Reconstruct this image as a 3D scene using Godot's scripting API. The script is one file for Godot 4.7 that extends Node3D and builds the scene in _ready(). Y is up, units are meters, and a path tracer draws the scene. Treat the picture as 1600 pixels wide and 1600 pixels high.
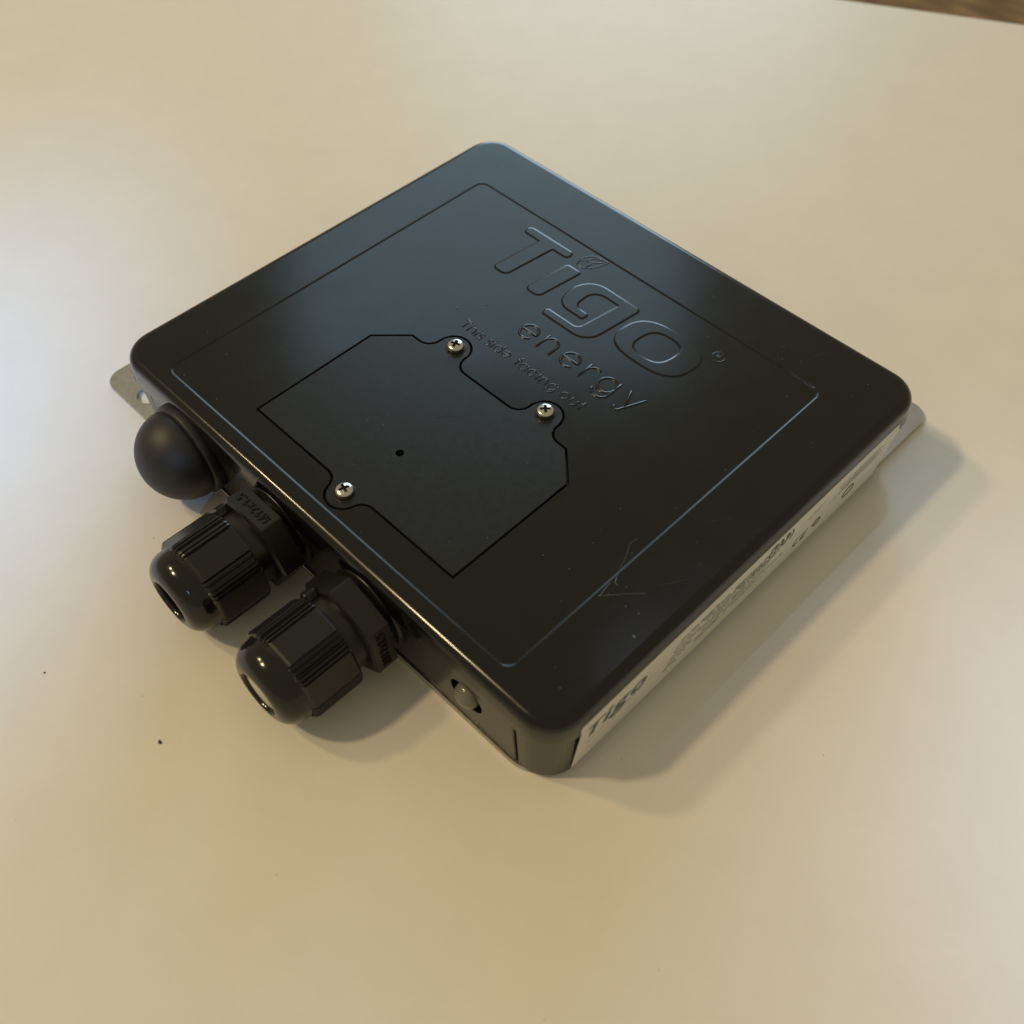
extends Node3D
# A black plastic radio box with cable glands on a white table. Lengths below are in millimetres; put() turns them into metres.

const MM := 0.001
const TOP := 31.0          # top of the lid above the table
const FLOOR_Y := 30.84     # the sunk field of the lid
const RAISE := 0.25         # height of the big letters
const LID_C := Vector2(0.8, -7.95)
const LID_H := Vector2(84.5, 73.95)

var mats := {}
var rng := RandomNumberGenerator.new()


func _ready() -> void:
	rng.seed = 7
	view_and_light()
	make_materials()
	setting()
	device()
	small_things()


# ---------------------------------------------------------------- camera and light

func view_and_light() -> void:
	var cam := Camera3D.new()
	cam.name = "camera"
	var at := Vector3(0.14619, 0.23901, 0.14079)
	var fwd := Vector3(-0.42437, -0.79599, -0.43163).normalized()
	var up := Vector3(-0.56391, 0.60529, -0.56181).normalized()
	cam.transform = Transform3D(Basis(fwd.cross(up).normalized(), up, -fwd).orthonormalized(), at)
	var lens := CameraAttributesPhysical.new()
	lens.frustum_focal_length = 24.96
	lens.frustum_near = 0.01
	lens.frustum_far = 40.0
	lens.frustum_focus_distance = 0.285
	lens.exposure_aperture = 9.0
	cam.attributes = lens
	cam.fov = 51.35
	cam.near = 0.01
	cam.far = 40.0
	cam.current = true
	add_child(cam)

	var env := Environment.new()
	env.background_mode = Environment.BG_COLOR
	env.background_color = Color(0.315, 0.273, 0.182).linear_to_srgb()
	env.tonemap_mode = Environment.TONE_MAPPER_LINEAR
	env.tonemap_exposure = 1.0
	env.sdfgi_enabled = true
	env.ssao_enabled = true
	env.ssil_enabled = true
	var around := WorldEnvironment.new()
	around.name = "surroundings"
	around.environment = env
	add_child(around)

	# two warm bulbs of one fitting, up on the left of the picture
	for p in [[Vector3(-0.92, 1.98, 1.26), 1.72], [Vector3(-1.43, 1.80, 0.951), 0.92]]:
		var l := OmniLight3D.new()
		l.name = "bulb_light"
		l.light_color = Color(1.0, 0.755, 0.405).linear_to_srgb()
		l.light_energy = p[1]
		l.light_size = 0.085
		l.omni_range = 8.0
		l.omni_attenuation = 2.0
		l.shadow_enabled = true
		add_child(l, true)
		l.position = p[0]

	# daylight from the room's other windows, past the photographer, in two pools on the table
	spot(Vector3(0.70, 0.80, 0.95), Vector3(-0.13, 0.0, 0.11), 3.1, 2.8, 0.05, Color(0.22, 0.50, 1.0))
	spot(Vector3(-0.35, 1.45, -0.65), Vector3(0.225, 0.0, -0.035), 4.0, 1.6, 0.06, Color(0.6, 0.72, 1.0))

	# the window ahead: a bright lower sash and a blind above it
	area("window_light", Vector3(-0.98, 0.46, -1.27), Vector2(0.70, 0.76), 0.85, Color(0.52, 0.77, 1.0))
	area("blind_light", Vector3(-1.17, 1.24, -1.12), Vector2(0.84, 0.62), 0.24, Color(0.50, 0.80, 1.0))


func spot(from: Vector3, to: Vector3, angle: float, energy: float, size: float, c: Color) -> void:
	var l := SpotLight3D.new()
	l.name = "daylight_spot"
	l.light_color = c.linear_to_srgb()
	l.light_energy = energy
	l.light_size = size
	l.spot_angle = angle
	l.spot_angle_attenuation = 1.0
	l.spot_range = 8.0
	l.shadow_enabled = true
	add_child(l, true)
	l.look_at_from_position(from, to, Vector3.UP)


func area(called: String, at: Vector3, size: Vector2, energy: float, c: Color) -> void:
	var l := AreaLight3D.new()
	l.name = called
	l.light_color = c.linear_to_srgb()
	l.light_energy = energy
	l.area_size = size
	l.shadow_enabled = true
	add_child(l, true)
	l.look_at_from_position(at, Vector3(-0.02, 0.03, -0.02), Vector3.UP)


# ---------------------------------------------------------------- materials

func noise_tex(freq: float, lo: Color, hi: Color, octaves := 4, size := 512, seed_ := 1) -> NoiseTexture2D:
	var n := FastNoiseLite.new()
	n.seed = seed_
	n.noise_type = FastNoiseLite.TYPE_SIMPLEX_SMOOTH
	n.frequency = freq
	n.fractal_octaves = octaves
	var ramp := Gradient.new()
	ramp.set_color(0, lo)
	ramp.set_color(1, hi)
	var t := NoiseTexture2D.new()
	t.width = size
	t.height = size
	t.seamless = true
	t.noise = n
	t.color_ramp = ramp
	return t


func mat(called: String, lin: Color, rough: float, metal := 0.0) -> StandardMaterial3D:
	var m := StandardMaterial3D.new()
	m.resource_name = called
	m.albedo_color = lin.linear_to_srgb()
	m.roughness = rough
	m.metallic = metal
	mats[called] = m
	return m


func make_materials() -> void:
	var m := mat("lid plastic", Color(0.0045, 0.0050, 0.0056), 1.0)
	m.roughness_texture = noise_tex(0.008, Color(0.14, 0.14, 0.14), Color(0.19, 0.19, 0.19), 5, 512, 3)
	m.roughness_texture_channel = BaseMaterial3D.TEXTURE_CHANNEL_RED
	m.uv1_triplanar = true
	m.uv1_scale = Vector3(14, 14, 14)
	m = mat("cover plastic", Color(0.0065, 0.0068, 0.0072), 1.0)
	m.roughness_texture = noise_tex(0.03, Color(0.25, 0.25, 0.25), Color(0.33, 0.33, 0.33), 5, 512, 5)
	m.roughness_texture_channel = BaseMaterial3D.TEXTURE_CHANNEL_RED
	m.uv1_triplanar = true
	m.uv1_scale = Vector3(20, 20, 20)
	mat("case plastic", Color(0.010, 0.0098, 0.0095), 0.25)
	mat("gland nylon", Color(0.011, 0.011, 0.0108), 0.34)
	mat("gland dome", Color(0.008, 0.008, 0.008), 0.15)
	mat("rubber", Color(0.012, 0.0125, 0.0135), 0.5)
	mat("dark insert", Color(0.02, 0.02, 0.02), 0.7)
	mat("white plug", Color(0.62, 0.59, 0.52), 0.5)
	mat("hole black", Color(0.004, 0.004, 0.004), 0.8)
	m = mat("steel plate", Color(0.55, 0.52, 0.48), 1.0, 1.0)
	m.roughness_texture = noise_tex(0.05, Color(0.30, 0.30, 0.30), Color(0.42, 0.42, 0.42), 3, 256, 9)
	m.roughness_texture_channel = BaseMaterial3D.TEXTURE_CHANNEL_RED
	m.uv1_triplanar = true
	m.uv1_scale = Vector3(30, 30, 30)
	mat("screw steel", Color(0.72, 0.69, 0.65), 0.24, 1.0)
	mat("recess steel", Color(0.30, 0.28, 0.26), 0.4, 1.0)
	mat("led lens", Color(0.16, 0.155, 0.14), 0.12)
	mat("print grey", Color(0.10, 0.11, 0.115), 0.6)
	mat("print olive", Color(0.32, 0.33, 0.16), 0.6)
	mat("lint", Color(0.20, 0.25, 0.30), 0.6)
	mat("scuff", Color(0.045, 0.047, 0.047), 0.6)
	mat("crumb", Color(0.06, 0.045, 0.04), 0.8)
	m = mat("label paper", Color(1, 1, 1), 0.45)
	m.albedo_texture = label_print()
	m = mat("table laminate", Color(1, 1, 1), 1.0)
	m.albedo_texture = noise_tex(0.012, Color(0.80, 0.775, 0.73).linear_to_srgb(), Color(0.83, 0.805, 0.76).linear_to_srgb(), 6, 1024, 11)
	m.roughness_texture = noise_tex(0.08, Color(0.33, 0.33, 0.33), Color(0.38, 0.38, 0.38), 4, 512, 12)
	m.roughness_texture_channel = BaseMaterial3D.TEXTURE_CHANNEL_RED
	m.uv1_triplanar = true
	m.uv1_scale = Vector3(3, 3, 3)
	m.metallic_specular = 0.27
	m = mat("floor wood", Color(1, 1, 1), 0.5)
	m.albedo_texture = noise_tex(0.01, Color(0.12, 0.075, 0.045).linear_to_srgb(), Color(0.55, 0.36, 0.2).linear_to_srgb(), 4, 512, 21)
	m.uv1_triplanar = true
	m.uv1_scale = Vector3(1.5, 1.5, 6.0)


func label_print() -> ImageTexture:
	# tiny lines of print too small to read, drawn as runs of letter-sized marks
	var w := 2048
	var h := 370
	var im := Image.create(w, h, false, Image.FORMAT_RGB8)
	im.fill(Color(0.70, 0.685, 0.63).linear_to_srgb())
	var grey := Color(0.06, 0.058, 0.053).linear_to_srgb()
	var soft := Color(0.12, 0.118, 0.105).linear_to_srgb()
	var olive := Color(0.30, 0.31, 0.15).linear_to_srgb()
	# [x, y, width, height of a letter, colour]
	var lines := [
		[60, 206, 190, 12, olive], [262, 192, 70, 10, olive], [215, 160, 160, 12, soft], [390, 165, 70, 10, olive],
		[560, 52, 300, 17, grey], [540, 84, 150, 13, grey], [705, 84, 70, 13, grey], [530, 112, 160, 13, grey], [545, 140, 190, 13, grey], [525, 168, 130, 13, grey], [520, 196, 150, 13, grey], [512, 224, 120, 13, grey], [505, 250, 90, 13, grey],
		[820, 84, 150, 12, grey], [800, 112, 200, 12, grey], [812, 140, 170, 12, grey], [770, 168, 210, 12, grey], [700, 226, 150, 14, grey], [705, 250, 110, 14, grey],
		[890, 48, 250, 20, grey], [1000, 86, 240, 12, grey], [1010, 112, 200, 12, grey], [900, 196, 130, 13, grey], [880, 224, 160, 13, grey], [1050, 200, 220, 15, grey],
		[1420, 56, 90, 10, grey], [1400, 84, 80, 10, grey],
		[1590, 118, 120, 9, soft], [1650, 92, 140, 9, soft], [1700, 66, 200, 8, soft], [1720, 50, 240, 8, soft], [1715, 82, 220, 8, soft], [1690, 104, 240, 8, soft], [1640, 130, 200, 9, grey], [1780, 130, 160, 9, soft], [1580, 150, 90, 9, grey]]
	for row in 8:
		lines.append([690 + 22 * (row % 3), 62 + row * 27, 150 + 40 * (row % 2), 13, grey])
		lines.append([905 + 30 * (row % 3), 74 + row * 25, 190 + 50 * (row % 2), 12, grey if row < 4 else soft])
		if row < 4:
			lines.append([1600 + 20 * row, 40 + row * 28, 330 - 60 * (row % 2), 10, grey])
	for l in lines:
		var x: int = l[0]
		var end: int = l[0] + l[2]
		while x < end:
			var word: int = rng.randi_range(3, 9)
			var from := x
			for k in word:
				var tall := rng.randf()
				var y: int = l[1] + (0 if tall > 0.6 else int(l[3] * 0.25))
				var lw: int = maxi(4, int(l[3] * 0.55))
				im.fill_rect(Rect2i(x, y, lw, l[1] + l[3] - y), l[4])
				x += lw + 1
				if x >= end:
					break
			im.fill_rect(Rect2i(from, l[1] + int(l[3] * 0.4), x - from, int(l[3] * 0.35)), l[4])
			x += int(l[3] * 0.6)
	return ImageTexture.create_from_image(im)


# ---------------------------------------------------------------- mesh helpers (millimetres)

func tool() -> SurfaceTool:
	var st := SurfaceTool.new()
	st.begin(Mesh.PRIMITIVE_TRIANGLES)
	return st


func tri(st: SurfaceTool, a: Vector3, b: Vector3, c: Vector3, hint: Vector3) -> void:
	if (b - a).cross(c - a).length_squared() < 1e-14:
		return
	if Plane(a, b, c).normal.dot(hint) < 0.0:
		var t := b
		b = c
		c = t
	st.add_vertex(a * MM)
	st.add_vertex(b * MM)
	st.add_vertex(c * MM)


func quad(st: SurfaceTool, a: Vector3, b: Vector3, c: Vector3, d: Vector3, hint: Vector3) -> void:
	tri(st, a, b, c, hint)
	tri(st, a, c, d, hint)


# joins loops of equal length; hints point away from (or, with sgn -1, towards) the middle
func loft(st: SurfaceTool, loops: Array, middle: Vector3, sgn := 1.0, group := 0) -> void:
	st.set_smooth_group(group)
	for i in loops.size() - 1:
		var p: PackedVector3Array = loops[i]
		var q: PackedVector3Array = loops[i + 1]
		var n := p.size()
		for k in n:
			var k2 := (k + 1) % n
			quad(st, p[k], p[k2], q[k2], q[k], ((p[k] + q[k2]) * 0.5 - middle) * sgn)


# a ring of rings round an axis: the hint is radial plus along
func lift(loop: PackedVector2Array, y: float) -> PackedVector3Array:
	var o := PackedVector3Array()
	for p in loop:
		o.append(Vector3(p.x, y, p.y))
	return o


func upright(loop: PackedVector2Array, z: float) -> PackedVector3Array:
	var o := PackedVector3Array()
	for p in loop:
		o.append(Vector3(p.x, p.y, z))
	return o


func cap(st: SurfaceTool, loop2: PackedVector2Array, loop3: PackedVector3Array, hint: Vector3) -> void:
	st.set_smooth_group(-1)
	var idx := Geometry2D.triangulate_polygon(loop2)
	for i in range(0, idx.size(), 3):
		tri(st, loop3[idx[i]], loop3[idx[i + 1]], loop3[idx[i + 2]], hint)


func rrect(c: Vector2, half: Vector2, r: float, n := 10) -> PackedVector2Array:
	var o := PackedVector2Array()
	var corners := [Vector2(1, 1), Vector2(-1, 1), Vector2(-1, -1), Vector2(1, -1)]
	for i in 4:
		var m: Vector2 = c + corners[i] * (half - Vector2(r, r))
		for k in n + 1:
			var a := PI / 2 * (i + float(k) / n)
			o.append(m + Vector2(cos(a), sin(a)) * r)
	return o


func circle2(c: Vector2, r: float, n := 32, start := 0.0) -> PackedVector2Array:
	var o := PackedVector2Array()
	for k in n:
		var a := start + TAU * k / n
		o.append(c + Vector2(cos(a), sin(a)) * r)
	return o


# polygon whose corner i is rounded with radius r[i]
func rounded(pts: Array, radii: Array, n := 6) -> PackedVector2Array:
	var o := PackedVector2Array()
	var m := pts.size()
	for i in m:
		var p: Vector2 = pts[i]
		var a: Vector2 = (pts[(i + m - 1) % m] - p).normalized()
		var b: Vector2 = (pts[(i + 1) % m] - p).normalized()
		var r: float = radii[i]
		var ang := acos(clampf(a.dot(b), -1, 1))
		if r < 0.01 or ang > 3.1:
			o.append(p)
			continue
		var t := r / tan(ang / 2)
		var mid := p + (a + b).normalized() * (r / sin(ang / 2))
		var s := (p + a * t - mid).angle()
		var e := (p + b * t - mid).angle()
		var d := wrapf(e - s, -PI, PI)
		for k in n + 1:
			o.append(mid + Vector2.from_angle(s + d * k / n) * r)
	return o


# moves each corner of a loop inwards (d > 0) along the mean of its sides' normals
func inset(loop: PackedVector2Array, d: float) -> PackedVector2Array:
	var n := loop.size()
	var area2 := 0.0
	for i in n:
		area2 += loop[i].cross(loop[(i + 1) % n])
	var s := 1.0 if area2 > 0 else -1.0
	var o := PackedVector2Array()
	for i in n:
		var e1 := (loop[i] - loop[(i + n - 1) % n]).normalized()
		var e2 := (loop[(i + 1) % n] - loop[i]).normalized()
		var n1 := Vector2(-e1.y, e1.x) * s
		var n2 := Vector2(-e2.y, e2.x) * s
		var m := (n1 + n2).normalized()
		o.append(loop[i] + m * d / maxf(0.4, m.dot(n1)))
	return o


# the half of a loop on one side of the line x = cut, from one crossing to the other
func half_of(loop: PackedVector2Array, cut: float, right: bool) -> PackedVector2Array:
	var o := PackedVector2Array()
	var n := loop.size()
	var start := -1
	for i in n:
		var p := loop[i]
		var q := loop[(i + 1) % n]
		if ((q.x >= cut) == right) and ((p.x >= cut) != right):
			start = i
	var p0 := loop[start]
	var q0 := loop[(start + 1) % n]
	o.append(p0.lerp(q0, (cut - p0.x) / (q0.x - p0.x)))
	for k in range(1, n + 1):
		var p := loop[(start + k) % n]
		if (p.x >= cut) != right:
			var b := loop[(start + k - 1) % n]
			o.append(b.lerp(p, (cut - b.x) / (p.x - b.x)))
			break
		o.append(p)
	return o


# flat face between an outer loop and a hole; place turns plan points into space
func holed(st: SurfaceTool, outer: PackedVector2Array, hole: PackedVector2Array, cut: float, place: Callable, hint: Vector3) -> void:
	for right in [true, false]:
		var a := half_of(outer, cut, right)
		var b := half_of(hole, cut, right)
		if a[a.size() - 1].distance_to(b[0]) > a[a.size() - 1].distance_to(b[b.size() - 1]):
			b.reverse()
		var poly := PackedVector2Array(a)
		poly.append_array(b)
		var l3 := PackedVector3Array()
		for p in poly:
			l3.append(place.call(p))
		cap(st, poly, l3, hint)


# a round bar along a path of points, its ends rounded
func tube(st: SurfaceTool, path: PackedVector3Array, r: float, closed := false, sides := 8) -> void:
	var n := path.size()
	var rings := []
	for i in n:
		var a := path[(i + n - 1) % n] if closed or i > 0 else path[i]
		var b := path[(i + 1) % n] if closed or i < n - 1 else path[i]
		var d := (b - a).normalized()
		var u := d.cross(Vector3.UP)
		if u.length() < 0.01:
			u = Vector3.RIGHT
		u = u.normalized()
		var v := u.cross(d)
		var ring := PackedVector3Array()
		for k in sides:
			var t := TAU * k / sides
			ring.append(path[i] + (u * cos(t) + v * sin(t)) * r)
		rings.append([ring, path[i], d])
	if not closed:
		for e in [0, -1]:
			var src: Array = rings[e]
			var d: Vector3 = src[2] * (-1.0 if e == 0 else 1.0)
			for f in [[0.7, 0.7], [0.98, 0.15]]:
				var ring := PackedVector3Array()
				for p in src[0]:
					ring.append(src[1] + d * r * f[0] + (p - src[1]) * f[1])
				if e == 0:
					rings.push_front([ring, src[1] + d * r * f[0], src[2]])
				else:
					rings.append([ring, src[1] + d * r * f[0], src[2]])
	st.set_smooth_group(0)
	var m := rings.size()
	for i in (m if closed else m - 1):
		var p: Array = rings[i]
		var q: Array = rings[(i + 1) % m]
		for k in sides:
			var k2 := (k + 1) % sides
			var mid: Vector3 = (p[1] + q[1]) * 0.5
			quad(st, p[0][k], p[0][k2], q[0][k2], q[0][k], (p[0][k] + q[0][k2]) * 0.5 - mid)


func box(st: SurfaceTool, lo: Vector3, hi: Vector3, bevel := 0.3) -> void:
	var c := (lo + hi) * 0.5
	var a := rrect(Vector2(c.x, c.z), Vector2(hi.x - lo.x, hi.z - lo.z) * 0.5, bevel, 2)
	var b := inset(a, bevel * 0.7)
	loft(st, [lift(b, lo.y), lift(a, lo.y + bevel), lift(a, hi.y - bevel), lift(b, hi.y)], c, 1.0, -1)
	cap(st, b, lift(b, hi.y), Vector3.UP)
	cap(st, b, lift(b, lo.y), Vector3.DOWN)


func obj(called: String, st: SurfaceTool, m: String, parent: Node) -> MeshInstance3D:
	st.generate_normals()
	var o := MeshInstance3D.new()
	o.name = called
	o.mesh = st.commit()
	o.material_override = mats[m]
	parent.add_child(o, true)
	return o


func tag(o: Node, label: String, category: String, kind := "", group := "") -> void:
	if label: o.set_meta("label", label)
	if category: o.set_meta("category", category)
	if kind: o.set_meta("kind", kind)
	if group: o.set_meta("group", group)


func words(called: String, text: String, tall: float, depth: float, bold: bool, m: String, parent: Node, at: Vector3, along: Vector3, up: Vector3, shear := 0.0, wide := 0.0) -> void:
	# tall and wide are the size of the whole word in millimetres
	var f := SystemFont.new()
	f.font_names = PackedStringArray(["Droid Sans"])
	f.font_weight = 700 if bold else 400
	var t := TextMesh.new()
	t.text = text
	t.font = f
	t.font_size = 64
	t.pixel_size = 0.0001
	t.depth = depth * MM
	t.curve_step = 1.0
	t.horizontal_alignment = HORIZONTAL_ALIGNMENT_CENTER
	var o := MeshInstance3D.new()
	o.name = called
	o.mesh = t
	o.material_override = mats[m]
	parent.add_child(o, true)
	var out := along.cross(up).normalized()
	var had := t.get_aabb().size
	var ky := tall * MM / had.y
	var kx := (wide * MM / had.x) if wide > 0.0 else ky
	o.transform = Transform3D(Basis(along.normalized() * kx, (up.normalized() + along.normalized() * shear) * ky, out), at * MM)
	o.translate_object_local(-t.get_aabb().get_center() * Vector3(1, 1, 0))


# ---------------------------------------------------------------- the setting

func setting() -> void:
	# table: its far edge runs across the upper right corner of the picture
	var st := tool()
	var half := Vector2(900, 480)
	var a := rrect(Vector2.ZERO, half, 12, 6)
	var loops := []
	for s in [[-30.0, 1.5], [-28.5, 0.0], [-3.0, 0.0], [-1.7, 0.35], [-0.6, 1.2], [0.0, 2.6]]:
		loops.append(lift(inset(a, s[1]), s[0]))
	loft(st, loops, Vector3(0, -15, 0))
	cap(st, inset(a, 2.6), loops[5], Vector3.UP)
	cap(st, inset(a, 1.5), loops[0], Vector3.DOWN)
	var t := obj("table_top", st, "table laminate", self)
	tag(t, "white laminate table top under the black box", "", "structure")
	var n := Vector3(-0.491, 0, -0.871).normalized()
	t.transform = Transform3D(Basis(Vector3(-n.z, 0, n.x), Vector3.UP, -n), n * (0.2995 - 0.480))
	st = tool()
	box(st, Vector3(-4000, -790, -4000), Vector3(4000, -750, 4000), 1.0)
	var f := obj("floor", st, "floor wood", self)
	tag(f, "brown wooden floor seen past the table edge", "", "structure")


# ---------------------------------------------------------------- the device

func front_z(y: float) -> float:
	return 64.1 + (y - 1.5) * 0.06


func side_x(y: float) -> float:
	return 83.05 + (y - 1.5) * 0.082


func cover_outline() -> PackedVector2Array:
	var o := PackedVector2Array()
	o.append(Vector2(-36.6, 51.4))
	o.append(Vector2(-36.8, 11.8))
	o.append(Vector2(-28.6, 3.5))
	boss(o, Vector2(-16.5, -0.9), 5.1, 3.5, -1.0)
	boss(o, Vector2(18.6, -0.9), 5.1, 3.5, -1.0)
	o.append(Vector2(30.6, 3.5))
	o.append(Vector2(38.8, 11.7))
	o.append(Vector2(39.0, 51.4))
	boss(o, Vector2(1.6, 53.4), 4.9, 51.4, 1.0)
	return o


# a round ear with hollow fillets (radius 4) on the straight line z = base; side is the z direction it points to
func boss(o: PackedVector2Array, c: Vector2, r: float, base: float, side: float) -> void:
	var rf := 4.0
	var fz := base + side * rf
	var dx := sqrt((r + rf) * (r + rf) - (fz - c.y) * (fz - c.y))
	var dir := 1.0 if side < 0 else -1.0            # travel towards +x along the top line, -x along the bottom one
	var f1 := Vector2(c.x - dir * dx, fz)
	var f2 := Vector2(c.x + dir * dx, fz)
	arc_to(o, f1, rf, Vector2(f1.x, base), f1 + (c - f1).normalized() * rf, 8)
	var s := (f1 - c).angle()
	var span := wrapf((f2 - c).angle() - s, 0, TAU) if side < 0 else wrapf((f2 - c).angle() - s, 0, TAU)
	for k in range(1, 20):
		o.append(c + Vector2.from_angle(s + span * k / 20.0) * r)
	arc_to(o, f2, rf, f2 + (c - f2).normalized() * rf, Vector2(f2.x, base), 8)


func arc_to(o: PackedVector2Array, c: Vector2, r: float, from: Vector2, to: Vector2, n: int) -> void:
	var s := (from - c).angle()
	var d := wrapf((to - c).angle() - s, -PI, PI)
	for k in n + 1:
		o.append(c + Vector2.from_angle(s + d * k / n) * r)


func device() -> void:
	var dev := Node3D.new()
	dev.name = "wireless_access_point"
	add_child(dev)
	tag(dev, "flat black plastic radio box with embossed lettering, three screws and cable glands on white table", "electronics box")
	mounting_plate(dev)
	case_base(dev)
	lid(dev)
	cover(dev)
	rubber_vent(dev, Vector3(-51.8, 14.7, 64.6))
	cable_gland(dev, Vector3(-13.1, 15.2, 64.6), 60.0, 8.0, false)
	cable_gland(dev, Vector3(22.8, 15.2, 64.6), 37.0, 20.0, true)
	label_sticker(dev)


func mounting_plate(dev: Node3D) -> void:
	var st := tool()
	var c := Vector2((-106.3 + 82.5) * 0.5, (-104.5 + 64.9) * 0.5)
	var h := Vector2((82.5 + 106.3) * 0.5, (64.9 + 104.5) * 0.5)
	var a := rounded([c + h, c + Vector2(-h.x, h.y), c - h, c + Vector2(h.x, -h.y)], [11.5, 5.5, 5.5, 5.5], 8)
	var b := inset(a, 0.25)
	var hole := circle2(Vector2(-90.5, 58.4), 3.9, 28)
	loft(st, [lift(b, 0.05), lift(a, 0.3), lift(a, 1.25), lift(b, 1.5)], Vector3(c.x, 0.7, c.y))
	holed(st, b, hole, -90.5, func(p): return Vector3(p.x, 1.5, p.y), Vector3.UP)
	holed(st, b, hole, -90.5, func(p): return Vector3(p.x, 0.05, p.y), Vector3.DOWN)
	loft(st, [lift(hole, 1.5), lift(hole, 0.05)], Vector3(-90.5, 0.7, 58.4), -1.0)
	obj("mounting_plate", st, "steel plate", dev)


func case_loop(d: float) -> PackedVector2Array:
	# plan of the lower case with the shallow bay for the gland panel in its front wall
	var o := PackedVector2Array()
	var c := LID_C
	var h := LID_H - Vector2(0.6 + d, 0.6 + d)
	var base := rrect(c, h, 9.6 - d * 0.5, 10)
	for i in base.size():
		o.append(base[i])
		if i == 10:     # end of the front right corner: going towards -x along the front
			var z := c.y + h.y
			for p in [Vector2(73.7, z), Vector2(73.7, z - 2.2), Vector2(-70.9, z - 2.2), Vector2(-70.9, z)]:
				o.append(p)
	return o


func case_base(dev: Node3D) -> void:
	var st := tool()
	var loops := []
	for s in [[1.55, 1.7], [1.9, 1.35], [12.0, 0.75], [21.8, 0.15], [22.1, 0.35]]:
		loops.append(lift(case_loop(s[1]), s[0]))
	# walls: smooth along the corners, sharp at the bay
	var mid := Vector3(LID_C.x, 10, LID_C.y)
	loft(st, loops, mid, 1.0, -1)
	var l := case_loop(0.35)
	cap(st, l, lift(l, 22.1), Vector3.UP)
	l = case_loop(1.7)
	cap(st, l, lift(l, 1.55), Vector3.DOWN)
	obj("case_body", st, "case plastic", dev)

	# the panel that carries the glands, with the round hole of the signal light
	st = tool()
	var led := Vector2(57.2, 14.6)
	var pan := rrect(Vector2(1.4, 11.9), Vector2(71.5, 9.7), 0.8, 4)
	var hole := circle2(led, 5.3, 40)
	var front := func(p): return Vector3(p.x, p.y, front_z(p.y) + 0.15)
	holed(st, inset(pan, 0.3), hole, led.x, front, Vector3.BACK)
	var rim := PackedVector3Array()
	var face := PackedVector3Array()
	var back := PackedVector3Array()
	for p in pan:
		rim.append(Vector3(p.x, p.y, front_z(p.y) - 0.1))
		back.append(Vector3(p.x, p.y, front_z(p.y) - 1.8))
	for p in inset(pan, 0.3):
		face.append(front.call(p))
	loft(st, [face, rim, back], Vector3(-1, 11.9, 60), 1.0, -1)
	var h0 := PackedVector3Array()
	var h1 := PackedVector3Array()
	for p in hole:
		h0.append(front.call(p))
		h1.append(front.call(p) + Vector3(0, 0, -2.6))
	loft(st, [h0, h1], Vector3(led.x, led.y, 64), -1.0)
	cap(st, hole, h1, Vector3.BACK)
	obj("gland_panel", st, "case plastic", dev)

	# clear lens of the signal light
	st = tool()
	var rings := []
	for s in [[-2.4, 3.5], [0.2, 3.5], [1.0, 3.3], [1.8, 2.8], [2.4, 2.0], [2.75, 1.1], [2.85, 0.2]]:
		rings.append(upright(circle2(led, s[1], 28), front_z(led.y) + s[0] - 0.4))
	loft(st, rings, Vector3(led.x, led.y, 60))
	cap(st, circle2(led, 0.2, 28), rings[6], Vector3.BACK)
	obj("signal_light_lens", st, "led lens", dev)


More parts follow.
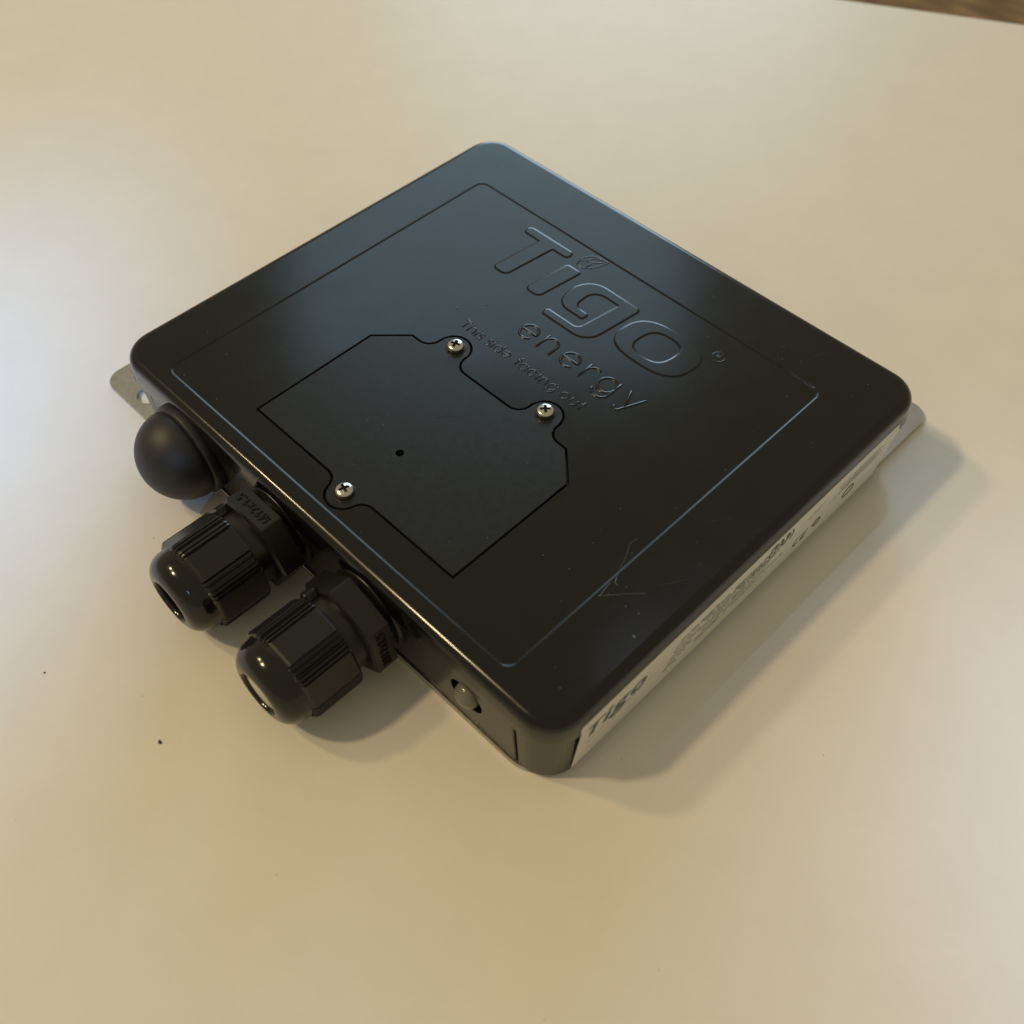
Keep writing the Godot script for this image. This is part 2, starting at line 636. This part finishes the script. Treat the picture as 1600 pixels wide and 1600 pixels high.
func lid(dev: Node3D) -> void:
	var st := tool()
	var mid := Vector3(LID_C.x, 20, LID_C.y)
	var out := []
	out.append([22.5, 1.6])
	out.append([22.5, 0.35])
	out.append([22.75, 0.08])
	out.append([23.1, 0.0])
	out.append([TOP - 3.0, 0.35])
	for k in range(1, 13):
		var a := PI / 2 * k / 12.0
		out.append([TOP - 3.0 + 3.0 * sin(a), 0.35 + 3.0 * (1 - cos(a))])
	var loops := []
	for s in out:
		loops.append(lift(rrect(LID_C, LID_H - Vector2(s[1], s[1]), 10.0 - s[1], 10), s[0]))
	loft(st, loops.slice(0, 2), mid + Vector3.UP * 10, 1.0, -1)
	loft(st, loops.slice(1), mid)
	# flat rim, then the small step down to the sunk field
	var r0 := rrect(Vector2.ZERO, Vector2(65.95, 60.05), 3.2, 10)
	var r3 := inset(r0, 0.75)
	st.set_smooth_group(-1)
	var last: PackedVector3Array = loops[loops.size() - 1]
	var q := lift(r0, TOP)
	for k in q.size():
		var k2 := (k + 1) % q.size()
		quad(st, last[k], last[k2], q[k2], q[k], Vector3.UP)
	st.set_smooth_group(2)
	var steps := []
	for k in 9:
		steps.append(lift(inset(r0, 0.75 * k / 8.0), lerpf(TOP, FLOOR_Y, 0.5 - 0.5 * cos(PI * k / 8.0))))
	for i in 8:
		for k in q.size():
			var k2 := (k + 1) % q.size()
			quad(st, steps[i][k], steps[i][k2], steps[i + 1][k2], steps[i + 1][k], Vector3.UP)
	var outline := cover_outline()
	var edge := inset(outline, -0.34)
	var edge2 := inset(outline, -0.22)
	holed(st, r3, edge, 1.6, func(p): return Vector3(p.x, FLOOR_Y, p.y), Vector3.UP)
	loft(st, [lift(edge, FLOOR_Y), lift(edge2, FLOOR_Y - 0.14), lift(edge2, FLOOR_Y - 2.2)], Vector3(1.6, 40, 28), 1.0, 3)
	var bed := lift(edge2, FLOOR_Y - 2.2)
	cap(st, edge2, bed, Vector3.UP)
	var body := obj("lid", st, "lid plastic", dev)
	for f in [[74.7, 18.9, 76.4, 16.4, 78.3, 12.7], [47.5, -66.0, 49.5, -69.0], [56.0, -69.5, 57.5, -72.5, 60.0, -73.5], [-8.0, 63.4, -7.0, 61.6], [12.0, -67.0, 15.0, -68.5], [-1.0, 20.0, 4.0, 14.0], [71.5, -4.0, 74.5, -9.0]]:
		var pts := []
		for i in range(0, f.size(), 2):
			pts.append(Vector2(f[i], f[i + 1]))
		st = tool()
		tube(st, smooth_path(pts, (TOP if absf(f[0]) > 65 or absf(f[1]) > 60 else FLOOR_Y) + 0.005), 0.035, false, 5)
		obj("scratch", st, "scuff", body)
	lettering(body)


func cover(dev: Node3D) -> void:
	var st := tool()
	var outline := cover_outline()
	var a := inset(outline, 0.30)
	var b := inset(outline, 0.42)
	var hole := circle2(Vector2(1.5, 34.8), 1.15, 24)
	var y := FLOOR_Y - 0.02
	holed(st, b, hole, 1.5, func(p): return Vector3(p.x, y, p.y), Vector3.UP)
	loft(st, [lift(b, y), lift(a, y - 0.14), lift(a, y - 2.0)], Vector3(1.5, 20, 28), 1.0, 1)
	loft(st, [lift(hole, y), lift(hole, y - 1.9)], Vector3(1.5, y - 1, 34.8), -1.0, 2)
	cap(st, hole, lift(hole, y - 1.9), Vector3.UP)
	obj("cover_plate", st, "cover plastic", dev)
	var turn := 20.0
	for p in [Vector2(-16.2, -1.5), Vector2(18.3, -1.5), Vector2(1.6, 53.1)]:
		screw(dev, Vector3(p.x, y, p.y), turn)
		turn += 27.0


func screw(dev: Node3D, at: Vector3, turn: float) -> void:
	var n := 96
	var st := tool()
	var seat := func(r: float, y: float) -> PackedVector3Array:
		return lift(circle2(Vector2.ZERO, r, n), y)
	# cross-shaped recess: its edge at each angle
	var cross := func(f: float) -> PackedVector2Array:
		var o := PackedVector2Array()
		for k in n:
			var a := TAU * k / n
			var m := wrapf(a, -PI / 4, PI / 4)
			var w := 0.42 * f
			var len := 1.42 * f
			var r := minf(len / cos(m), w / maxf(0.001, absf(sin(m))))
			r = minf(r, len * 1.02)
			r = maxf(r, 0.62 * f)
			o.append(Vector2(cos(a), sin(a)) * r)
		return o
	var dome := func(r: float) -> float:
		return 2.05 - 0.62 * pow(r / 2.3, 2.6)
	var loops := [seat.call(2.15, 0.0), seat.call(2.3, 0.12), seat.call(2.32, 1.05), seat.call(2.26, 1.35)]
	for r in [2.1, 1.85, 1.6]:
		loops.append(seat.call(r, dome.call(r)))
	loft(st, loops, Vector3(0, -0.6, 0))
	var c0: PackedVector2Array = cross.call(1.0)
	var rim := PackedVector3Array()
	for p in c0:
		rim.append(Vector3(p.x, dome.call(p.length()), p.y))
	loft(st, [loops[loops.size() - 1], rim], Vector3(0, -6, 0), 1.0, 0)
	var head := obj("screw", st, "screw steel", dev)
	head.position = at * MM
	head.rotation_degrees.y = turn
	st = tool()
	var c1: PackedVector2Array = cross.call(0.8)
	loft(st, [rim, lift(c1, 0.3)], Vector3(0, 1.5, 0), -1.0, -1)
	cap(st, c1, lift(c1, 0.3), Vector3.UP)
	obj("cross_recess", st, "recess steel", head)
	# the pressed ring in the cover round the screw
	st = tool()
	var rings := [seat.call(2.95, 0.005), seat.call(2.8, 0.06), seat.call(2.55, 0.06), seat.call(2.4, 0.005)]
	loft(st, rings, Vector3(0, -20, 0))
	var w := obj("washer_ring", st, "cover plastic", dev)
	w.position = at * MM


# ---------------------------------------------------------------- lettering on the lid

func raised(parent: Node, called: String, loop: PackedVector2Array) -> void:
	var st := tool()
	var y := FLOOR_Y
	st.set_smooth_group(0)
	var ls := []
	for k in 7:
		ls.append(lift(inset(loop, -0.36 + 0.72 * k / 6.0), y - 0.01 + RAISE * (0.5 - 0.5 * cos(PI * k / 6.0))))
	for i in 6:
		for k in loop.size():
			var k2 := (k + 1) % loop.size()
			quad(st, ls[i][k], ls[i][k2], ls[i + 1][k2], ls[i + 1][k], Vector3.UP)
	cap(st, inset(loop, 0.36), ls[6], Vector3.UP)
	obj(called, st, "lid plastic", parent)


func lettering(body: Node3D) -> void:
	var V := func(a: Array) -> Array:
		var o := []
		for i in range(0, a.size(), 2):
			o.append(Vector2(a[i], a[i + 1]))
		return o
	raised(body, "letter_t", rounded(V.call([-38.8, -54.5, -20.6, -54.5, -20.3, -51.3, -26.4, -51.3, -28.3, -33.0, -33.8, -33.0, -31.9, -51.3, -38.5, -51.3]), [1.5, 1.5, 1.4, 0.25, 2.2, 1.6, 0.25, 1.4]))
	raised(body, "letter_i", rounded(V.call([-18.4, -49.5, -12.9, -49.5, -14.8, -33.0, -20.3, -33.0]), [1.0, 1.0, 2.2, 1.6]))
	raised(body, "letter_g", rounded(V.call([-9.6, -31.4, -9.3, -28.8, 8.0, -28.8, 10.2, -49.6, -10.7, -49.8, -9.7, -35.0, 0.6, -35.0, 0.9, -37.6, -4.7, -37.6, -5.0, -46.6, 4.4, -46.6, 2.3, -31.4]), [1.0, 1.0, 6.0, 1.2, 7.0, 5.0, 0.8, 0.8, 2.5, 4.0, 0.4, 2.2]))
	# o: a squarish slanted ring
	var st := tool()
	var y := FLOOR_Y
	var oval := func(hw: float, hh: float, c: Vector2) -> PackedVector2Array:
		var o := PackedVector2Array()
		for k in 72:
			var a := TAU * k / 72.0
			var e := 2.0 / 2.7
			var p := Vector2(signf(cos(a)) * pow(absf(cos(a)), e) * hw, signf(sin(a)) * pow(absf(sin(a)), e) * hh)
			o.append(c + Vector2(p.x - p.y * 0.11, p.y))
		return o
	var co := Vector2(23.5, -41.3)
	var ci := Vector2(23.1, -41.3)
	var ls := []
	for k in 7:
		var d := 0.36 - 0.72 * k / 6.0
		ls.append(lift(oval.call(12.2 + d, 8.5 + d, co), y - 0.01 + RAISE * (0.5 - 0.5 * cos(PI * k / 6.0))))
	for k in 7:
		var d := 0.36 - 0.72 * k / 6.0
		ls.append(lift(oval.call(5.7 + d, 5.5 + d, ci), y - 0.01 + RAISE * (0.5 + 0.5 * cos(PI * k / 6.0))))
	for i in 13:
		st.set_smooth_group(-1 if i == 6 else 0 if i < 6 else 1)
		for k in 72:
			var k2 := (k + 1) % 72
			quad(st, ls[i][k], ls[i][k2], ls[i + 1][k2], ls[i + 1][k], Vector3.UP)
	obj("letter_o", st, "lid plastic", body)
	# the leaf that dots the i: outline and vein
	st = tool()
	var leaf := [[-17.0, -52.4, -17.3, -54.6, -16.2, -57.0, -14.0, -58.4, -11.0, -58.6, -10.4, -58.4, -10.9, -57.0, -11.6, -54.8, -12.8, -52.8, -14.6, -51.6, -16.2, -51.5, -17.0, -52.4], [-17.2, -53.4, -15.6, -54.9, -13.8, -55.4, -11.4, -57.6], [-13.8, -55.4, -13.6, -52.2], [-15.6, -54.9, -14.4, -57.4, -12.6, -58.0]]
	for s in leaf:
		tube(st, smooth_path(V.call(s), y - 0.2), 0.34, false, 20)
	obj("leaf_emblem", st, "lid plastic", body)
	st = tool()
	tube(st, lift(circle2(Vector2(37.6, -50.7), 1.85, 28), y - 0.18), 0.32, true, 20)
	tube(st, lift(PackedVector2Array([Vector2(37.0, -49.8), Vector2(37.0, -51.6), Vector2(37.8, -51.6), Vector2(38.2, -51.2), Vector2(37.8, -50.8), Vector2(37.0, -50.8)]), y - 0.12), 0.24, false, 20)
	tube(st, lift(PackedVector2Array([Vector2(37.6, -50.8), Vector2(38.2, -49.8)]), y - 0.12), 0.24, false, 20)
	obj("registered_mark", st, "lid plastic", body)
	# the two lines in thin round strokes: [letter, x of its left side, width]
	var energy := [["e", -9.0, 5.3], ["n", -1.0, 4.7], ["e", 6.8, 5.3], ["r", 15.0, 4.3], ["g", 20.4, 5.3], ["y", 29.2, 5.0]]
	for l in energy:
		letter(body, l[0], l[1], -17.9, l[2], 5.7, 0.63)
	var side := [["T", -22.1, 2.1], ["h", -19.2, 2.0], ["i", -16.2, 0.0], ["s", -15.2, 1.3], ["s", -11.9, 1.3], ["i", -9.8, 0.0], ["d", -8.9, 2.3], ["e", -5.7, 2.3], ["f", -0.8, 1.4], ["a", 1.0, 2.3], ["c", 4.3, 2.2], ["i", 7.7, 0.0], ["n", 8.9, 2.0], ["g", 11.9, 2.3], ["o", 16.4, 2.3], ["u", 19.8, 1.9], ["t", 22.8, 1.2]]
	for l in side:
		letter(body, l[0], l[1], -8.6, l[2], 2.3, 0.36)


func smooth_path(p: Array, y: float) -> PackedVector3Array:
	var c := Curve2D.new()
	for i in p.size():
		var a: Vector2 = p[maxi(i - 1, 0)]
		var b: Vector2 = p[mini(i + 1, p.size() - 1)]
		var t := (b - a) / 6.0
		c.add_point(p[i], -t, t)
	var o := PackedVector3Array()
	for v in c.tessellate(3, 6):
		o.append(Vector3(v.x, y, v.y))
	return o


func letter(parent: Node, ch: String, x: float, base: float, w: float, xh: float, r: float) -> void:
	# strokes: an array is a line through points; [cx, cy, rx, ry, from, to] with six numbers is an arc. x runs in widths, y in x-heights
	var A := func(cx: float, cy: float, rx: float, ry: float, f: float, t: float) -> PackedVector2Array:
		var o := PackedVector2Array()
		var n := maxi(6, int(absf(t - f) / 14.0))
		for k in n + 1:
			var a := deg_to_rad(lerpf(f, t, float(k) / n))
			o.append(Vector2(cx + rx * cos(a), cy + ry * sin(a)))
		return o
	var L := func(a: Array) -> PackedVector2Array:
		var o := PackedVector2Array()
		for i in range(0, a.size(), 2):
			o.append(Vector2(a[i], a[i + 1]))
		return o
	var s := []
	match ch:
		"o": s = [A.call(0.5, 0.5, 0.5, 0.5, 0, 360)]
		"e": s = [L.call([0.03, 0.5, 0.99, 0.5]) + A.call(0.5, 0.5, 0.5, 0.5, 4, 312)]
		"n": s = [L.call([0, 0, 0, 1]), L.call([0, 0.55]) + A.call(0.5, 0.55, 0.5, 0.45, 180, 0) + L.call([1, 0])]
		"h": s = [L.call([0, 0, 0, 1.42]), L.call([0, 0.55]) + A.call(0.5, 0.55, 0.5, 0.45, 180, 0) + L.call([1, 0])]
		"u": s = [L.call([0, 1]) + A.call(0.5, 0.45, 0.5, 0.45, 180, 360) + L.call([1, 1]), L.call([1, 1, 1, 0])]
		"r": s = [L.call([0, 0, 0, 1]), L.call([0, 0.5]) + A.call(0.55, 0.5, 0.55, 0.48, 180, 65)]
		"g": s = [A.call(0.5, 0.5, 0.5, 0.5, 0, 360), L.call([1, 1, 1, 0.05]) + A.call(0.5, 0.02, 0.5, 0.42, 0, -160)]
		"y": s = [L.call([0, 1, 0.5, 0.02]), L.call([1, 1, 0.42, -0.18]) + A.call(0.2, -0.12, 0.22, 0.28, -40, -150)]
		"T": s = [L.call([0, 1.4, 1, 1.4]), L.call([0.5, 1.4, 0.5, 0])]
		"i": s = [L.call([0, 0, 0, 1]), L.call([0, 1.36, 0, 1.44])]
		"s": s = [A.call(0.5, 0.75, 0.42, 0.25, 30, 230) + A.call(0.5, 0.26, 0.46, 0.26, 60, -150)]
		"d": s = [A.call(0.5, 0.5, 0.5, 0.5, 0, 360), L.call([1, 0, 1, 1.45])]
		"a": s = [A.call(0.5, 0.5, 0.5, 0.5, 0, 360), L.call([1, 0, 1, 1])]
		"c": s = [A.call(0.5, 0.5, 0.5, 0.5, 42, 318)]
		"f": s = [L.call([0.4, 0, 0.4, 1.1]) + A.call(0.75, 1.12, 0.35, 0.3, 180, 75), L.call([0.05, 0.95, 0.85, 0.95])]
		"t": s = [L.call([0.5, 0, 0.5, 1.42]), L.call([0.05, 0.97, 0.98, 0.97])]
	var st := tool()
	for path in s:
		var l3 := PackedVector3Array()
		for p in path:
			l3.append(Vector3(x + p.x * (w if w > 0 else xh), FLOOR_Y - 0.62 * r, base - p.y * xh))
		tube(st, l3, r, false, 24)
	obj("letter_" + ch.to_lower(), st, "lid plastic", parent)


# ---------------------------------------------------------------- glands, vent, label

# rings round the +z axis: [z, r] pairs
func turned(st: SurfaceTool, prof: Array, n := 48, group := 0) -> void:
	st.set_smooth_group(group)
	for i in prof.size() - 1:
		var a: Array = prof[i]
		var b: Array = prof[i + 1]
		var dz: float = b[0] - a[0]
		var dr: float = b[1] - a[1]
		for k in n:
			var p := Vector3(cos(TAU * k / n), sin(TAU * k / n), 0)
			var q := Vector3(cos(TAU * (k + 1) / n), sin(TAU * (k + 1) / n), 0)
			var hint := (p + q) * dz + Vector3(0, 0, -2.0 * dr)
			quad(st, p * a[1] + Vector3(0, 0, a[0]), q * a[1] + Vector3(0, 0, a[0]), q * b[1] + Vector3(0, 0, b[0]), p * b[1] + Vector3(0, 0, b[0]), hint)


func rubber_vent(dev: Node3D, at: Vector3) -> void:
	var root := Node3D.new()
	root.name = "rubber_plug"
	dev.add_child(root, true)
	root.position = at * MM
	root.set_meta("label", "matte black rubber dome plug beside the cable glands")
	var st := tool()
	turned(st, [[-1.0, 12.6], [0.3, 13.5], [0.7, 13.8], [2.7, 13.8], [3.2, 13.6], [3.5, 12.7]])
	obj("collar", st, "rubber", root)
	st = tool()
	var prof := [[3.0, 12.4], [3.7, 12.8], [4.4, 13.1]]
	for k in range(1, 15):
		var a := PI / 2 * k / 14.0
		prof.append([4.4 + 12.6 * sin(a), maxf(0.02, 13.1 * cos(a))])
	turned(st, prof, 64)
	obj("dome", st, "rubber", root)


func cable_gland(dev: Node3D, at: Vector3, hex_turn: float, nut_turn: float, plugged: bool) -> void:
	var root := Node3D.new()
	root.name = "cable_gland"
	dev.add_child(root, true)
	root.position = at * MM
	root.set_meta("label", "black cable gland with white plug in its mouth" if plugged else "black cable gland with open dark mouth")
	var st := tool()
	turned(st, [[-1.0, 12.2], [1.2, 12.2], [1.5, 11.9], [1.7, 10.0], [3.2, 10.0]], 48, 0)
	turned(st, [[9.4, 10.4], [14.4, 10.4]], 48, 1)
	obj("neck", st, "gland nylon", root)
	# six-sided base, its corners chamfered
	st = tool()
	var R := 14.3
	var hexagon := func(r: float) -> PackedVector2Array:
		var pts := []
		for k in 6:
			pts.append(Vector2.from_angle(deg_to_rad(hex_turn + 60 * k)) * r)
		return rounded(pts, [0.5, 0.5, 0.5, 0.5, 0.5, 0.5], 3)
	var hl := [upright(hexagon.call(R - 1.2), 3.0), upright(hexagon.call(R), 3.4), upright(hexagon.call(R), 9.3), upright(hexagon.call(R - 1.0), 9.9)]
	loft(st, hl, Vector3(0, 0, 6.4), 1.0, -1)
	cap(st, hexagon.call(R - 1.2), hl[0], Vector3.FORWARD)
	cap(st, hexagon.call(R - 1.0), hl[3], Vector3.BACK)
	var hexo := obj("hex_base", st, "gland nylon", root)
	# moulded thread size on one face, read from the wall side
	var face := deg_to_rad(hex_turn + 30.0 if not plugged else hex_turn - 30.0)
	var out := Vector3(cos(face), sin(face), 0)
	var along := Vector3(0, 0, 1).cross(out)
	words("size_mark", "M12x1.5", 2.5, 0.3, true, "hole black", hexo, out * (R * 0.866 + 0.15) + Vector3(0, 0, 6.5), -along if along.x > 0 or (plugged and along.y < 0) else along, Vector3(0, 0, 1), 0.0, 11.6)
	# cap nut: flats and ribs by turns
	st = tool()
	var n := 288
	var ring := func(f: float, z: float) -> PackedVector3Array:
		var o := PackedVector3Array()
		for k in n:
			var deg := 360.0 * k / n
			var m := wrapf(deg - nut_turn, -30.0, 30.0)
			var r := 12.75
			if absf(m) < 17.0:
				r = 12.55 / cos(deg_to_rad(m)) * 0.99
			else:
				var u := fposmod((absf(m) - 17.0) / 13.0 * 2.5, 1.0)
				r = 13.15 if u > 0.42 else 12.45
			var a := deg_to_rad(deg)
			o.append(Vector3(cos(a) * r * f, sin(a) * r * f, z))
		return o
	var rl := [ring.call(0.90, 13.6), ring.call(0.985, 13.8), ring.call(1.0, 14.3), ring.call(1.0, 27.0), ring.call(0.985, 27.6), ring.call(0.93, 28.2)]
	loft(st, rl, Vector3(0, 0, 21), 1.0, -1)
	obj("cap_nut", st, "gland nylon", root)
	st = tool()
	var prof := [[27.6, 12.0], [28.4, 11.75], [29.3, 11.6]]
	for k in range(1, 13):
		var a := PI / 2 * k / 12.0
		prof.append([29.3 + 5.5 * sin(a), 6.6 + 5.0 * cos(a)])
	prof.append_array([[34.75, 6.25], [34.4, 6.0], [33.8, 5.9]])
	turned(st, prof, 64)
	turned(st, [[33.8, 5.9], [26.0, 5.6]], 64, 1)
	obj("rounded_end", st, "gland dome", root)
	st = tool()
	if plugged:
		turned(st, [[26.0, 5.3], [33.6, 5.3], [33.9, 5.0], [34.0, 0.05]], 40)
		obj("plug", st, "white plug", root)
	else:
		turned(st, [[26.0, 5.55], [30.2, 5.55], [30.9, 5.2], [30.9, 3.6], [30.0, 3.2], [27.0, 3.1], [27.0, 0.05]], 40)
		obj("seal", st, "dark insert", root)
	# locking tongue between base and nut
	st = tool()
	box(st, Vector3(-1.6, 10.0, 9.6), Vector3(1.6, 12.9, 13.4), 0.6)
	var tongue := obj("locking_tongue", st, "gland nylon", root)
	tongue.rotation_degrees.z = 45.0


func label_sticker(dev: Node3D) -> void:
	var st := tool()
	var z0 := 56.6
	var z1 := -70.2
	var y0 := 2.7
	var y1 := 25.7
	st.set_smooth_group(-1)
	var spot3 := func(u: float, v: float, d: float) -> Vector3:
		var y := lerpf(y1, y0, v)
		var x := lerpf(83.5, 85.33, (y - 2.7) / 20.4) if y < 23.1 else 85.33 - 0.1 * (y - 23.1)
		return Vector3(x + d, y, lerpf(z0, z1, u))
	# rows down the wall, bent over the seam of the lid; the corners are cut round
	var rows := [0.0, 0.03, 0.113, 0.5, 0.97, 1.0]
	for i in rows.size() - 1:
		var trim := func(v: float) -> float: return 0.004 if v == 0.0 or v == 1.0 else 0.0
		var a := [Vector2(trim.call(rows[i]), rows[i]), Vector2(1.0 - trim.call(rows[i]), rows[i]), Vector2(1.0 - trim.call(rows[i + 1]), rows[i + 1]), Vector2(trim.call(rows[i + 1]), rows[i + 1])]
		for k in [0, 1, 2, 0, 2, 3]:
			st.set_uv(a[k])
			st.add_vertex(spot3.call(a[k].x, a[k].y, 0.10) * MM)
	st.set_uv(Vector2(0.001, 0.5))
	var face := PackedVector3Array()
	var back := PackedVector3Array()
	for p in [Vector2(0.004, 0), Vector2(0.996, 0), Vector2(1, 0.03), Vector2(1, 0.113), Vector2(1, 0.97), Vector2(0.996, 1), Vector2(0.004, 1), Vector2(0, 0.97), Vector2(0, 0.113), Vector2(0, 0.03)]:
		face.append(spot3.call(p.x, p.y, 0.10))
		back.append(spot3.call(p.x, p.y, -0.06))
	loft(st, [face, back], Vector3(83, 12, -7), 1.0, -1)
	var o := obj("printed_label", st, "label paper", dev)
	var lean := Vector3(0.08, 1, 0).normalized()
	var put := func(u: float, v: float) -> Vector3: return spot3.call(u, v, 0.14)
	words("brand_word", "Tigo", 9.0, 0.06, true, "print grey", o, put.call(0.098, 0.30), Vector3(0, 0, -1), lean, 0.18, 21.0)
	words("model_word", "(TAP)", 4.4, 0.06, true, "print grey", o, put.call(0.585, 0.16), Vector3(0, 0, -1), lean, 0.0, 10.0)
	words("approval_mark", "CE", 4.2, 0.06, false, "print grey", o, put.call(0.69, 0.66), Vector3(0, 0, -1), lean)
	# round and square approval emblems towards the far end
	st = tool()
	for e in [[0.745, 0.62, 1.6], [0.86, 0.60, 2.4]]:
		var l := PackedVector3Array()
		for k in 24:
			l.append(spot3.call(e[0] + cos(TAU * k / 24) * e[2] / 126.8, e[1] + sin(TAU * k / 24) * e[2] / 23.0, 0.15))
		tube(st, l, 0.16, true, 6)
	obj("emblem", st, "print grey", o)


# ---------------------------------------------------------------- lint, scuffs, crumbs

func small_things() -> void:
	var y := FLOOR_Y + 0.06
	var st := tool()
	for f in [[0.07, 66.3, 24.3, 66.9, 25.6, 67.9, 25.8], [0.06, 66.2, 26.6, 66.5, 28.9, 66.8, 31.0], [0.03, 66.8, 31.0, 70.6, 26.4, 74.0, 22.8], [0.03, 66.3, 24.6, 63.6, 17.7, 61.9, 14.6, 62.5, 12.2]]:
		var l := PackedVector3Array()
		for i in range(1, f.size(), 2):
			l.append(Vector3(f[i], TOP + 0.03, f[i + 1]))
		tube(st, l, f[0], false, 5)
	grain(st, Vector3(66.8, TOP + 0.02, 31.0), 0.2)
	var lint := obj("lint_fibre", st, "lint", self)
	tag(lint, "pale branching lint fibre lying on the black lid near the label edge", "lint")

	st = tool()
	for k in 110:
		var p := Vector2(rng.randf_range(-75, 78), rng.randf_range(-72, 60))
		var inner := absf(p.x) < 65 and absf(p.y) < 59
		grain(st, Vector3(p.x, (FLOOR_Y if inner else TOP) + 0.02, p.y), rng.randf_range(0.05, 0.15))
	for p in [[79.7, 33.5, 0.42], [76.3, 28.1, 0.22], [73.0, 28.8, 0.18], [56.8, 30.4, 0.15], [-28.0, -13.0, 0.2], [-23.0, -20.0, 0.2], [-70.0, -78.0, 0.25]]:
		grain(st, Vector3(p[0], TOP + 0.02, p[1]), p[2])
	var dust := obj("dust", st, "lint", self)
	tag(dust, "tiny pale dust specks scattered over the black lid", "dust", "stuff")

	st = tool()
	for k in 40:
		grain(st, Vector3(rng.randf_range(-150, 200), 0.02, rng.randf_range(-60, 170)), rng.randf_range(0.06, 0.16))
	var motes := obj("table_dust", st, "crumb", self)
	tag(motes, "hardly visible dark dust motes strewn over the white table", "dust", "stuff")

	for c in [[8.1, 121.0, 0.62, "largest dark crumb on the white table in front of the cable glands"], [-28.5, 130.8, 0.32, "small brown crumb near the left edge of the white table"]]:
		st = tool()
		grain(st, Vector3(0, 0.02, 0), c[2])
		var o := obj("crumb", st, "crumb", self)
		o.position = Vector3(c[0], 0, c[1]) * MM
		tag(o, c[3], "crumb", "", "crumbs on the table")


func grain(st: SurfaceTool, at: Vector3, r: float) -> void:
	st.set_smooth_group(-1)
	var a := rng.randf() * TAU
	var ring := PackedVector3Array()
	var base := PackedVector3Array()
	for k in 6:
		var d := Vector3(cos(a + TAU * k / 6), 0, sin(a + TAU * k / 6) * 0.7) * r * rng.randf_range(0.7, 1.3)
		ring.append(at + d * 0.8 + Vector3(0, r * 0.5, 0))
		base.append(at + d)
	loft(st, [base, ring], at, 1.0, -1)
	for k in 6:
		tri(st, ring[k], ring[(k + 1) % 6], at + Vector3(0, r * 0.8, 0), Vector3.UP)
		tri(st, base[k], base[(k + 1) % 6], at, Vector3.DOWN)
